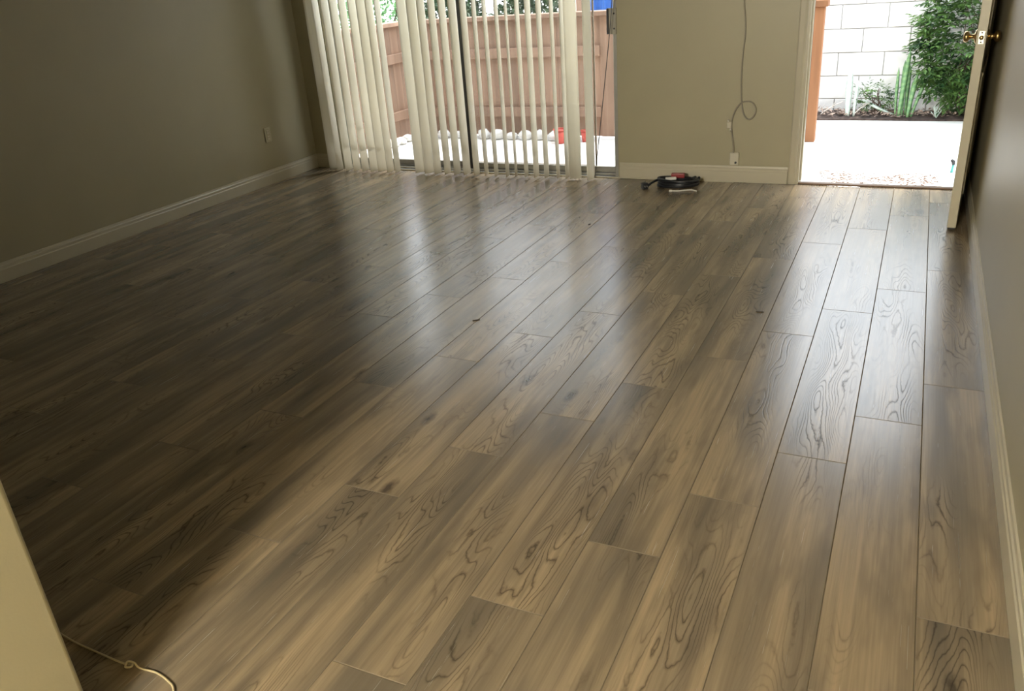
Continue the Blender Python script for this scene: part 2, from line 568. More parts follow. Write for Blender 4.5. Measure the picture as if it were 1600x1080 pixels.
# baseboards: stepped profile, height 0.11
BP = [(0, 0), (0.015, 0), (0.015, 0.072), (0.012, 0.078), (0.012, 0.092), (0.008, 0.098), (0.006, 0.110), (0, 0.110)]
def baseboard(name, p, q, nrm, label):
    p, q, nrm = Vector(p), Vector(q), Vector(nrm)
    d = (q - p).normalized()
    def fr(o):
        return Matrix(((nrm.x, d.x, 0, o.x), (nrm.y, d.y, 0, o.y), (0, 0, 1, o.z), (0, 0, 0, 1)))
    bm = bmesh.new()
    add_extrude(bm, BP, fr(p), fr(q))
    struct(mesh_obj(name, bm, M['trim']), label, 'baseboard')
baseboard('baseboard_left', (XL, HALL_Y, 0.001), (XL, D, 0.001), (1, 0, 0), 'off white stepped baseboard along the left wall')
baseboard('baseboard_right', (XR, REAR, 0.001), (XR, D, 0.001), (-1, 0, 0), 'off white stepped baseboard along the right wall')
baseboard('baseboard_back', (SL1 + 0.012, D, 0.001), (DR0 - 0.05, D, 0.001), (0, -1, 0), 'off white baseboard between sliding door and entry door')
baseboard('baseboard_corner', (XL + 0.016, D, 0.001), (SL0 - 0.005, D, 0.001), (0, -1, 0), 'short off white baseboard left of the blinds')

# ------------------------------------------------------------------ sliding glass door
sd = empty('door_1', ((SL0 + SL1) / 2, D + 0.08, 0.0))
struct(sd, 'sliding glass patio door in a grey metal frame', 'sliding door')
HW = (SL1 - SL0) / 2
boxes('jamb', [((-HW, -0.06, 0.0), (-HW + 0.03, 0.06, SLH))], M['alu'], sd, bev=0.002)
boxes('jamb', [((HW - 0.026, -0.077, 0.0), (HW, 0.06, SLH))], M['alu'], sd, bev=0.002)
boxes('head', [((-HW + 0.03, -0.06, SLH - 0.04), (HW - 0.03, 0.06, SLH))], M['alu'], sd, bev=0.002)
sill = boxes('sill_track', [((-HW + 0.03, -0.075, -0.012), (HW - 0.03, 0.07, 0.006))], M['alu_dark'], sd)
boxes('track_rail', [((-HW + 0.03, -0.052, 0.006), (HW - 0.03, -0.044, 0.020))], M['nickel'], sill)
boxes('track_rail', [((-HW + 0.03, 0.018, 0.006), (HW - 0.03, 0.024, 0.020))], M['nickel'], sill)
def slider_panel(x0, x1, y, st_l, st_r):
    z0, z1 = 0.021, SLH - 0.045
    pn = boxes('panel_frame', [((x0, y - 0.014, z0), (x0 + 0.022, y + 0.014, z1)),
                               ((x1 - 0.020, y - 0.014, z0), (x1, y + 0.014, z1)),
                               ((x0 + 0.022, y - 0.014, z0), (x1 - 0.020, y + 0.014, z0 + 0.042)),
                               ((x0 + 0.022, y - 0.014, z1 - 0.05), (x1 - 0.020, y + 0.014, z1))], M['alu'], sd, bev=0.002)
    boxes('glass_pane', [((x0 + 0.021, y - 0.003, z0 + 0.04), (x1 - 0.019, y + 0.003, z1 - 0.045))], M['glass'], pn)
    return pn
SC = (SL0 + SL1) / 2
slider_panel(-HW + 0.032, -3.10 - SC, 0.03, 1, 1)
slider_panel(-3.142 - SC, HW - 0.027, -0.005, 1, 1)
boxes('meeting_stile', [((-3.143 - SC, -0.034, 0.021), (-3.112 - SC, -0.012, SLH - 0.045))], M['alu_dark'], sd, bev=0.002)
# insect screen beyond the glass
scx0, scx1 = -3.62 - SC, HW - 0.22
scr = boxes('screen_frame', [((scx0, 0.074, 0.02), (scx0 + 0.02, 0.086, SLH - 0.05)),
                             ((scx1 - 0.012, 0.076, 0.02), (scx1, 0.084, SLH - 0.05)),
                             ((scx0 + 0.02, 0.074, 0.02), (scx1 - 0.02, 0.086, 0.05)),
                             ((scx0 + 0.02, 0.074, SLH - 0.09), (scx1 - 0.02, 0.086, SLH - 0.05))], M['tan_alu'], sd)
boxes('insect_screen', [((scx0 + 0.019, 0.079, 0.049), (scx1 - 0.011, 0.081, SLH - 0.089))], M['screen'], scr)
# latch on the right jamb
lt = boxes('latch', [((HW - 0.066, -0.098, 0.985), (HW - 0.050, -0.070, 1.15))], M['alu_dark'], sd, bev=0.004)
boxes('latch_plate', [((HW - 0.050, -0.095, 0.985), (HW + 0.002, -0.0755, 1.15))], M['grey_metal'], lt, bev=0.002)
bm = bmesh.new()
for zz in (1.02, 1.115):
    add_lathe(bm, [(0.006, 0), (0.006, 0.003), (0.003, 0.004)], Matrix.Translation((HW - 0.012, -0.095, zz)) @ Matrix.Rotation(math.pi / 2, 4, 'X'), 10)
mesh_obj('screw', bm, M['alu_dark'], lt)

# pale strip on the floor in front of the track
strip = boxes('trim_1', [((SL0 + 0.02, D - 0.026, 0.0006), (-1.62, D - 0.0165, 0.011))], M['trim'], bev=0.002)
struct(strip, 'thin pale floor strip in front of the sliding door track', 'trim')

# ------------------------------------------------------------------ vertical blinds
BY = D - 0.115
vb = empty('vertical_blinds', (-3.2, BY, 0.0))
tag(vb, 'cream vertical blinds hanging in front of the sliding glass door', 'blinds')
boxes('headrail', [((-1.35, -0.022, 2.09), (1.30, 0.022, 2.13))], M['white_plastic'], vb, bev=0.003)
VANES = [(-4.346, 52), (-4.294, -1), (-4.203, 7), (-4.12, 6), (-4.037, 6), (-3.952, 11), (-3.87, 22), (-3.793, 7), (-3.723, -3),
         (-3.514, 22), (-3.428, 26), (-3.349, 9), (-3.259, 5), (-3.172, 7), (-3.086, 12), (-3.002, 3), (-2.917, -7), (-2.833, -7), (-2.738, -8),
         (-2.665, -13), (-2.58, -5), (-2.498, 3), (-2.415, 0), (-2.323, -6), (-2.25, -3), (-2.187, 66), (-2.066, 20)]
vw, vt, crown = 0.089, 0.0012, 0.004
bm = bmesh.new()
cols = []
NS = 6
for s in range(NS + 1):
    u = -0.5 + s / NS
    bow = crown * (1 - (2 * u) ** 2)
    cols.append([[bm.verts.new((bow + t_ * vt, u * vw, z)) for z in (0.012, 2.085)] for t_ in (0, 1)])
for a, b in zip(cols, cols[1:]):
    for t_ in (0, 1):
        f = bm.faces.new((a[t_][0], b[t_][0], b[t_][1], a[t_][1])); f.smooth = True
    bm.faces.new((a[0][0], a[1][0], b[1][0], b[0][0]))
    bm.faces.new((a[0][1], b[0][1], b[1][1], a[1][1]))
for e in (cols[0], cols[-1]):
    bm.faces.new((e[0][0], e[0][1], e[1][1], e[1][0]))
bmesh.ops.recalc_face_normals(bm, faces=list(bm.faces))
vane_me = bpy.data.meshes.new('vane')
bm.to_mesh(vane_me); bm.free()
vane_me.materials.append(M['vane'])
for x, a in VANES:
    link_mesh('vane', vane_me, vb, (x + 3.2, 0, random.uniform(-0.003, 0.003)), (random.uniform(-.002, .002), random.uniform(-.002, .002), -math.radians(a)))
bm = bmesh.new()
add_tube(bm, smooth_path([(1.150, 0.035, 0.012), (1.235, 0.03, 0.62), (1.305, 0.028, 1.2), (1.32, 0.024, 1.7), (1.29, 0.01, 2.095)], 6), 0.0028, 6)
mesh_obj('wand', bm, M['alu_dark'], vb)

# ------------------------------------------------------------------ entry door: frame, threshold, slab
dj = boxes('trim_2', [((DR0, D - 0.002, -0.1), (DR0 + 0.02, D + TH, DRH)),
                      ((DR1 - 0.006, D - 0.002, -0.1), (DR1, D + TH, DRH)),
                      ((DR0, D - 0.002, DRH - 0.02), (DR1, D + TH, DRH))], M['trim'])
struct(dj, 'off white entry door jamb lining', 'door frame')
boxes('door_stop', [((DR0 + 0.02, D + 0.05, 0.012), (DR0 + 0.031, D + 0.085, DRH - 0.02))], M['trim'], dj)
boxes('weatherstrip', [((DR0 + 0.02, D + 0.086, 0.012), (DR0 + 0.030, D + 0.110, DRH - 0.02))], M['rubber'], dj)
boxes('strike_plate', [((DR0 + 0.0195, D + 0.012, 0.92), (DR0 + 0.0215, D + 0.038, 0.99))], M['nickel'], dj)
CP = [(0, 0), (0.050, 0), (0.050, 0.008), (0.042, 0.014), (0.012, 0.016), (0.004, 0.012), (0, 0.006)]
bm = bmesh.new()
A = [bm.verts.new((DR0 + 0.004 - a, D - b, 0.001)) for a, b in CP]
B = [bm.verts.new((DR0 + 0.004 - a, D - b, DRH + 0.05)) for a, b in CP]
for i in range(len(CP)):
    bm.faces.new((A[i], A[(i + 1) % len(CP)], B[(i + 1) % len(CP)], B[i]))
bm.faces.new(A); bm.faces.new(B)
struct(mesh_obj('trim_3', bm, M['trim']), 'narrow off white casing left of the entry door', 'door casing')
boxes('casing_head', [((DR0 + 0.006, D - 0.015, DRH), (DR1, D - 0.0001, DRH + 0.05))], M['trim'], bpy.data.objects['trim_3'])
th = boxes('trim_4', [((DR0 + 0.02, D - 0.012, 0.0006), (DR1 - 0.02, D + 0.035, 0.012))], M['bronze'], bev=0.003)
struct(th, 'thin dark bronze threshold of the entry door', 'threshold')

HX, HY = DR1 - 0.004, D + 0.010
DW, DT, DH = 0.895, 0.043, 2.02
ang = math.radians(90 - 4.0)      # swing from closed
ent = empty('door_2', (HX, HY, 0.016), (0, 0, ang))
struct(ent, 'white entry door swung open against the right wall', 'door')
# local: x from -DW (free edge) to 0 (hinge); y 0..DT towards outside when closed
slab = boxes('door_slab', [((-DW, 0.0, 0.0), (0, DT, DH))], M['door'], ent, bev=0.002)
bm = bmesh.new()
def panel_mould(x0, x1, z0, z1):
    w, h = 0.022, 0.008
    for lo, hi in (((x0, -h, z0), (x1, 0.0005, z0 + w)), ((x0, -h, z1 - w), (x1, 0.0005, z1)),
                   ((x0, -h, z0 + w), (x0 + w, 0.0005, z1 - w)), ((x1 - w, -h, z0 + w), (x1, 0.0005, z1 - w))):
        add_box(bm, lo, hi)
panel_mould(-DW + 0.10, -0.10, 0.16, 0.78)
panel_mould(-DW + 0.10, -0.10, 0.98, 1.88)
mesh_obj('panel_moulding', bm, M['door'], slab)
boxes('sweep', [((-DW + 0.004, 0.004, -0.010), (-0.004, DT - 0.004, 0.0))], M['rubber'], ent)
KZ = 0.955
pl = boxes('latch_plate', [((-DW - 0.0015, 0.009, KZ - 0.030), (-DW + 0.001, DT - 0.009, KZ + 0.030))], M['nickel'], ent, bev=0.0006)
bm = bmesh.new()
add_lathe(bm, [(0.010, 0), (0.010, 0.006), (0.007, 0.0105), (0.001, 0.011)], Matrix.Translation((-DW - 0.001, DT / 2, KZ)) @ Matrix.Rotation(-math.pi / 2, 4, 'Y'), 14)
mesh_obj('latch_bolt', bm, M['brass'], pl)
bm = bmesh.new()
for zz in (KZ - 0.022, KZ + 0.022):
    add_lathe(bm, [(0.0035, 0), (0.0035, 0.001), (0.001, 0.0015)], Matrix.Translation((-DW - 0.0012, DT / 2, zz)) @ Matrix.Rotation(-math.pi / 2, 4, 'Y'), 8)
mesh_obj('screw', bm, M['alu_dark'], pl)
KP = [(0.033, 0.0), (0.033, 0.004), (0.026, 0.008), (0.012, 0.012), (0.011, 0.028), (0.016, 0.032), (0.024, 0.037), (0.027, 0.045), (0.025, 0.053), (0.017, 0.058), (0.002, 0.060)]
for sgn, y in ((1, DT), (-1, 0.0)):
    bm = bmesh.new()
    add_lathe(bm, KP, Matrix.Translation((-DW + 0.062, y, KZ)) @ Matrix.Rotation(-sgn * math.pi / 2, 4, 'X'), 24)
    mesh_obj('door_knob', bm, M['brass'], ent)['label'] = 'round brass door knob'
for zz in (0.22, 1.0, 1.80):
    bm = bmesh.new()
    add_tube(bm, [(0.004, -0.004, zz - 0.045), (0.004, -0.004, zz + 0.045)], 0.006, 10)
    add_box(bm, (-0.03, -0.001, zz - 0.044), (0.003, 0.002, zz + 0.044))
    mesh_obj('hinge', bm, M['brass'], ent)

# ------------------------------------------------------------------ fittings on the walls
def outlet(loc, rot, label):
    r = empty('wall_outlet', loc, rot)
    tag(r, label, 'outlet')
    boxes('cover_plate', [((-0.035, -0.006, -0.057), (0.035, 0.0, 0.057))], M['plate'], r, bev=0.002)
    for zz in (-0.022, 0.022):
        s = boxes('socket', [((-0.016, -0.009, zz - 0.014), (0.016, -0.0055, zz + 0.014))], M['white_plastic'], r, bev=0.003)
        boxes('slot', [((-0.008, -0.0095, zz - 0.004), (-0.006, -0.0088, zz + 0.006)), ((0.006, -0.0095, zz - 0.004), (0.008, -0.0088, zz + 0.006))], M['rubber'], s)
    bm = bmesh.new()
    add_lathe(bm, [(0.003, 0), (0.003, 0.001), (0.001, 0.0015)], Matrix.Translation((0, -0.006, 0)) @ Matrix.Rotation(math.pi / 2, 4, 'X'), 8)
    mesh_obj('screw', bm, M['nickel'], r)
outlet((XL, 5.107, 0.378), (0, 0, math.pi / 2), 'ivory outlet plate on the shaded left wall')

jb = empty('cable_jack', (-1.068, D, 0.165))
tag(jb, 'small ivory cable jack low on the wall above the baseboard', 'cable jack')
boxes('jack_body', [((-0.030, -0.026, -0.045), (0.030, 0.0, 0.040))], M['white_plastic'], jb, bev=0.004)
bm = bmesh.new()
add_lathe(bm, [(0.007, 0), (0.007, 0.010), (0.004, 0.012)], Matrix.Translation((0.012, -0.026, -0.026)) @ Matrix.Rotation(math.pi / 2, 4, 'X'), 12)
mesh_obj('jack_socket', bm, M['black_cable'], jb)

cz = [(-1.060, 0, 2.40), (-1.058, 0, 1.9), (-1.056, 0, 1.5), (-1.051, 0, 1.156), (-1.043, 0, 1.08), (-1.035, 0, 0.967), (-1.046, 0, 0.813), (-1.046, 0, 0.65), (-1.037, 0, 0.53),
      (-1.020, -0.004, 0.455), (-0.986, -0.006, 0.423), (-0.954, -0.006, 0.446), (-0.944, -0.006, 0.491), (-0.968, -0.008, 0.530), (-1.008, -0.012, 0.538), (-1.045, -0.012, 0.524),
      (-1.080, -0.010, 0.472), (-1.098, -0.008, 0.395), (-1.090, -0.008, 0.32), (-1.078, -0.014, 0.25), (-1.074, -0.018, 0.205)]
cab = empty('hanging_cable', (-1.06, D - 0.006, 0.0))
tag(cab, 'thin white cable hanging down the wall with a small loop', 'cable')
bm = bmesh.new()
add_tube(bm, smooth_path([(x + 1.06, y, z) for x, y, z in cz], 5), 0.0050, 8)
mesh_obj('cable', bm, M['grey_cable'], cab)
sp = boxes('splitter', [((-0.066, -0.020, 0.365), (-0.036, -0.002, 0.408))], M['white_plastic'], cab, bev=0.004)
for dx, dz in ((-0.058, 0.408), (-0.042, 0.354)):
    bm = bmesh.new()
    add_tube(bm, [(dx, -0.011, dz - 0.008), (dx, -0.011, dz + 0.014)], 0.0055, 8)
    mesh_obj('connector', bm, M['nickel'], sp)

# ------------------------------------------------------------------ coiled black cable by the wall
cc = empty('coiled_cable', (-1.425, 5.46, 0.0))
tag(cc, 'black cable coiled on the floor with a red block', 'cable')
pts = []
for i in range(0, 34 * 6 + 1):
    a = i / 34 * 2 * math.pi + 0.4
    lap = i / 34
    rx = 0.128 + 0.012 * math.sin(lap * 2.7)
    ry = 0.082 + 0.010 * math.cos(lap * 3.1)
    pts.append((0.020 + rx * math.cos(a), 0.005 + ry * math.sin(a), 0.0135 + 0.0075 * lap + 0.004 * math.sin(a * 1.3)))
bm = bmesh.new()
add_tube(bm, pts, 0.0088, 8)
mesh_obj('coil', bm, M['black_cable'], cc)
bm = bmesh.new()
add_tube(bm, smooth_path([(-0.075, 0.055, 0.052), (-0.115, 0.02, 0.046), (-0.150, -0.028, 0.034), (-0.172, -0.070, 0.018)], 6), 0.0085, 8)
mesh_obj('cable_tail', bm, M['black_cable'], cc)
mt = Matrix.Translation((-0.188, -0.090, 0.021)) @ Matrix.Rotation(math.radians(35), 4, 'Z')
bm = bmesh.new()
add_box(bm, (-0.020, -0.022, -0.020), (0.020, 0.022, 0.024), mt)
bevel(bm, 0.006, 2)
pg = mesh_obj('plug', bm, M['black_cable'], cc)
bm = bmesh.new()
for s in (-0.008, 0.008):
    add_box(bm, (s - 0.0015, -0.040, 0.0), (s + 0.0015, -0.021, 0.008), mt)
mesh_obj('plug_prong', bm, M['nickel'], pg)
bm = bmesh.new()
add_box(bm, (-0.045, -0.018, -0.014), (0.045, 0.018, 0.016), Matrix.Translation((0.010, 0.040, 0.070)) @ Matrix.Rotation(math.radians(8), 4, 'Z'))
bevel(bm, 0.004, 2)
mesh_obj('red_block', bm, M['red_plastic'], cc)['label'] = 'dark red plastic block on top of the coil'
bm = bmesh.new()
add_box(bm, (-0.036, -0.012, -0.008), (0.036, 0.012, 0.010), Matrix.Translation((-0.026, -0.012, 0.060)) @ Matrix.Rotation(math.radians(22), 4, 'Z'))
bevel(bm, 0.004, 2)
mesh_obj('white_clip', bm, M['white_cable'], cc)
bm = bmesh.new()
add_tube(bm, [(0.130 + 0.026 * math.cos(a / 10 * 2 * math.pi), 0.035 + 0.022 * math.sin(a / 10 * 2 * math.pi), 0.052 + 0.010 * math.cos(a * 1.9)) for a in range(0, 24)], 0.009, 8)
mesh_obj('cable_end', bm, M['black_cable'], cc)
wc = empty('white_cord', (-1.33, 5.345, 0.0))
tag(wc, 'short white cord end sticking out beside the black coil', 'cord')
bm = bmesh.new()
add_tube(bm, smooth_path([(-0.085, -0.012, 0.0055), (-0.04, -0.006, 0.0055), (0.0, 0.020, 0.0055), (0.035, 0.035, 0.0055), (0.062, 0.020, 0.0055), (0.078, 0.010, 0.0055)], 6), 0.0048, 8)
mesh_obj('cord', bm, M['white_cable'], wc)
boxes('tip', [((-0.102, -0.019, 0.0008), (-0.082, -0.006, 0.012))], M['white_cable'], wc, bev=0.002)

# ------------------------------------------------------------------ wire at lower left, splinters
bm = bmesh.new()
z = 0.0032
add_tube(bm, smooth_path([(-1.86, 0.90, z), (-1.727, 0.879, z), (-1.625, 0.874, z), (-1.53, 0.872, z), (-1.504, 0.876, 0.006), (-1.496, 0.866, 0.010), (-1.508, 0.862, 0.010),
                          (-1.514, 0.874, 0.012), (-1.500, 0.880, 0.008), (-1.480, 0.876, z), (-1.43, 0.880, z), (-1.385, 0.872, z), (-1.352, 0.857, z), (-1.30, 0.80, z), (-1.28, 0.72, z)], 6), 0.0026, 6)
tag(mesh_obj('knotted_wire', bm, M['beige_wire']), 'thin knotted beige wire on the floor at lower left', 'wire')
chips = [(-1.676, 2.969, 0.6, 'splinter', 'dark splinter on the floor left of the sliding door glare'), (-0.505, 3.396, 0.1, 'splinter', 'thin dark splinter beside the bright strip of floor from the entry door'),
         (-2.919, 3.021, 2.3, 'splinter', 'dark splinter on the shaded floor near the left baseboard'),
         (-1.693, 4.494, 1.1, 'splinter', 'tiny dark splinter near the foot of the blinds')]
for x, y, a, nm, lb in chips:
    bm = bmesh.new()
    L = 0.018 if y < 4 else 0.012
    vs0 = [bm.verts.new(p) for p in ((-L, 0, 0.0), (0, -0.003, 0.0), (L, 0.001, 0.0), (0.002, 0.003, 0.0))]
    vs1 = [bm.verts.new((v.co.x * 0.8, v.co.y * 0.7, 0.004)) for v in vs0]
    bm.faces.new(list(reversed(vs0))); bm.faces.new(vs1)
    for i in range(4):
        bm.faces.new((vs0[i], vs0[(i + 1) % 4], vs1[(i + 1) % 4], vs1[i]))
    tag(mesh_obj(nm, bm, M['chip'], None, (x, y, 0.0003), (0, 0, a)), lb, 'splinter')

# ------------------------------------------------------------------ unseen lamp added behind the viewer to light the foreground
cl = empty('added_lamp', (LAMP_POS[0], LAMP_POS[1], CEIL))
tag(cl, 'long oval lamp added out of view behind the viewer to light the foreground', 'added light')
bm = bmesh.new()
add_lathe(bm, [(0.085, 0.0), (0.085, -0.02), (0.06, -0.035), (0.05, -0.10)], Matrix.Identity(4), 20)
mesh_obj('canopy', bm, M['brass'], cl)
gt = NT('added_lamp_glow')
em = gt.node('ShaderNodeEmission')
em.inputs[0].default_value = LAMP_COL
em.inputs[1].default_value = LAMP
gt.link(em.outputs[0], gt.out.inputs[0])
bm = bmesh.new()
bmesh.ops.create_uvsphere(bm, u_segments=20, v_segments=12, radius=0.20)
for f in bm.faces:
    f.smooth = True
mesh_obj('globe', bm, gt.m, cl, (0, 0, LAMP_POS[2] - CEIL)).scale = (2.2, 1.0, 1.0)

# ------------------------------------------------------------------ outside: ground, fences, wall
GZ = -0.10
gp = boxes('ground_patio', [((-14, D + TH, GZ - 0.2), (8, 30, GZ)), ((-14, D, GZ - 0.2), (8, D + TH, GZ - 0.001))], M['concrete'])
struct(gp, 'pale sunlit concrete patio and walkway', 'ground')

FY, FX = 7.60, -4.82
FTOP = 1.03
def fence(name, p, q, label, rails=True, n_in=(0, -1)):
    p, q = Vector((p[0], p[1], 0)), Vector((q[0], q[1], 0))
    d = (q - p).normalized()
    L = (q - p).length
    rz = math.atan2(d.y, d.x)
    r = empty(name, (p.x, p.y, GZ), (0, 0, rz))
    tag(r, label, 'fence')
    nb = max(1, round(L / 0.142))
    bw = L / nb
    for i in range(nb):
        dz = random.uniform(-0.004, 0.004)
        boxes('fence_board', [((i * bw + 0.0012, random.uniform(0.0, 0.002), 0.015), ((i + 1) * bw - 0.0012, 0.02, FTOP - GZ - 0.03 + dz))], M['fence'], r)
    if rails:
        for zz in (0.245, 0.80):
            boxes('rail', [((0.0, -0.038, zz - 0.045), (L, -0.0005, zz + 0.045))], M['fence'], r, bev=0.003)
    boxes('cap_rail', [((0.0, -0.065, FTOP - GZ - 0.028), (L, 0.075, FTOP - GZ + 0.012))], M['fence'], r, bev=0.004)
    return r
fence('patio_fence', (FX + 0.09, FY), (-2.70, FY), 'reddish brown board fence with rails behind the patio')
fence('fence_gate', (-2.6995, FY - 0.02), (-0.885, FY - 0.02), 'plain fence panel without rails near the right end of the patio', rails=False)
fence('side_fence', (FX, D + TH + 0.05), (FX, FY + 0.02), 'sunlit side fence at the left of the patio')
bpy.data.objects['side_fence'].scale = (1, 1, 1)
gpst = empty('fence_post', (-0.805, FY - 0.01, GZ))
tag(gpst, 'orange wooden fence post seen just left of the entry doorway', 'post')
boxes('shaft', [((-0.05, -0.05, 0.0), (0.048, 0.05, 1.085))], M['post'], gpst, bev=0.003)
boxes('post_cap', [((-0.075, -0.075, 1.086), (0.072, 0.075, 1.14))], M['post'], gpst, bev=0.006)

# white stones along the fence foot
sbase = []
for v in range(5):
    bm = bmesh.new()
    bmesh.ops.create_icosphere(bm, subdivisions=2, radius=1.0)
    for vv in bm.verts:
        vv.co *= 1 + random.uniform(-0.13, 0.13)
    for f in bm.faces:
        f.smooth = True
    me = bpy.data.meshes.new('stone'); bm.to_mesh(me); bm.free(); me.materials.append(M['stone'])
    sbase.append(me)
ns = 0
def stone(x, y, s, label):
    o = link_mesh('landscape_stone', random.choice(sbase), None, (x, y, GZ + s * 0.58), (random.uniform(-.3, .3), random.uniform(-.3, .3), random.uniform(0, 6)))
    o.scale = (s, s * random.uniform(0.8, 1.0), s * random.uniform(0.62, 0.8))
    tag(o, label, 'stone', 'white stones along the fence foot')
ORD = ['first', 'second', 'third', 'fourth', 'fifth', 'sixth', 'seventh', 'eighth', 'ninth', 'tenth', 'eleventh', 'twelfth', 'thirteenth', 'fourteenth', 'fifteenth', 'sixteenth', 'seventeenth', 'eighteenth']
x, q = FX + 0.16, 0
while x < -2.90 and q < 18:
    s = random.uniform(0.058, 0.080)
    stone(x, FY - 0.045 - 0.1 + random.uniform(-0.02, 0.0), s, ORD[q] + ' white stone along the back fence, counted from its left corner')
    x += s + 0.083; q += 1
y, q = FY - 0.36, 0
while y > 6.35:
    s = random.uniform(0.058, 0.080)
    stone(FX + 0.14 + random.uniform(-0.01, 0.02), y, s, ORD[q] + ' white stone along the side fence, counted from the back corner')
    y -= s + 0.083; q += 1

# red pot pieces near the fence
def pot(loc, h, r, label, mat):
    o = empty('plant_pot', loc)
    tag(o, label, 'pot')
    bm = bmesh.new()
    add_lathe(bm, [(r * 0.72, 0), (r * 0.95, h * 0.8), (r * 0.95, h * 0.8), (r * 0.80, h * 0.8), (r * 0.7, h * 0.55)], Matrix.Identity(4), 18)
    mesh_obj('pot_body', bm, mat, o)
    bm = bmesh.new()
    add_tube(bm, [(r * 0.97 * math.cos(a / 18 * 2 * math.pi), r * 0.97 * math.sin(a / 18 * 2 * math.pi), h * 0.86) for a in range(18)], r * 0.10, 8, closed=True)
    mesh_obj('pot_rim', bm, mat, o)
pot((-3.02, 7.30, GZ + 0.0005), 0.15, 0.062, 'faded red pot on the patio by the fence', M['red_pot'])
pot((-2.80, 7.40, GZ + 0.0005), 0.12, 0.045, 'smaller red pot right of the other red pot on the patio', M['red_pot'])

# block wall beyond the walkway
BWY = 9.02
bw = boxes('wall_garden', [((-2.42, BWY + 0.006, GZ - 0.1), (2.6, BWY + 0.16, 1.565))], M['mortar'])
struct(bw, 'white painted concrete block garden wall', 'wall')
bm = bmesh.new()
add_box(bm, (-0.2035, 0, -0.1045), (0.2035, 0.02, 0.1045))
bevel(bm, 0.004)
bmesh.ops.recalc_face_normals(bm, faces=list(bm.faces))
bme = bpy.data.meshes.new('block'); bm.to_mesh(bme); bm.free(); bme.materials.append(M['block'])
for row in range(9):
    zc = -0.18 + 0.218 * row + 0.109
    if zc + 0.1 > 1.57:
        break
    for cidx in range(12):
        xc = -2.2 + 0.416 * cidx + (0.208 if row % 2 else 0.0)
        if xc > 2.5:
            continue
        link_mesh('block', bme, bw, (xc, BWY - 0.012 + random.uniform(-0.002, 0.002), zc))

# unseen wall added right of the walkway to block sky light
struct(boxes('wall_light_block', [((1.45, D + TH + 0.3, GZ - 0.1), (1.65, 8.55, 3.0))], M['stucco']), 'unseen beige stucco wall added beside the walkway to block sky light', 'wall')

# planting bed
bed = empty('planting_bed', (0.1, 8.80, GZ))
bm = bmesh.new()
NX, NY = 70, 8
grid = [[bm.verts.new((-1.75 + 3.7 * i / NX, -0.215 + 0.42 * j / NY, 0.012 + 0.03 * random.random() * (0.2 if j == 0 else 1.0))) for j in range(NY + 1)] for i in range(NX + 1)]
for i in range(NX):
    for j in range(NY):
        bm.faces.new((grid[i][j], grid[i + 1][j], grid[i + 1][j + 1], grid[i][j + 1]))
edge = [e for e in bm.edges if e.is_boundary]
r_ = bmesh.ops.extrude_edge_only(bm, edges=edge)
for v in [g for g in r_['geom'] if isinstance(g, bmesh.types.BMVert)]:
    v.co.z = 0.0
so = mesh_obj('soil', bm, M['soil'], bed)
tag(bed, 'narrow bed of dark soil in front of the block wall', 'planting bed')

def leaf_geo(verts, faces, pos, d, up, L, W, fold=0.25):
    d = d.normalized()
    s = d.cross(up)
    if s.length < 1e-3:
        s = Vector((1, 0, 0))
    s.normalize()
    n = s.cross(d)
    b = len(verts)
    verts += [pos, pos + d * L * 0.42 + s * W * 0.5 + n * W * fold, pos + d * L, pos + d * L * 0.42 - s * W * 0.5 + n * W * fold, pos + d * L * 0.45]
    faces += [(b, b + 1, b + 4), (b + 1, b + 2, b + 4), (b + 2, b + 3, b + 4), (b + 3, b, b + 4)]

def pydata(name, verts, faces, mat, parent=None, loc=None):
    me = bpy.data.meshes.new(name)
    me.from_pydata([tuple(v) for v in verts], [], faces)
    me.materials.append(mat)
    return link_mesh(name, me, parent, loc)

def rdir():
    while True:
        v = Vector((random.uniform(-1, 1), random.uniform(-1, 1), random.uniform(-1, 1)))
        if 0.05 < v.length < 1:
            return v.normalized()

# leafy shrub beside the doorway
lv, lf = [], []
leaf_geo(lv, lf, Vector((0, 0, 0)), Vector((0, 1, 0)), Vector((0, 0, 1)), 0.060, 0.024)
leaf_me = bpy.data.meshes.new('leaf')
leaf_me.from_pydata([tuple(v) for v in lv], [], lf)
leaf_me.materials.append(M['shrub_leaf'])

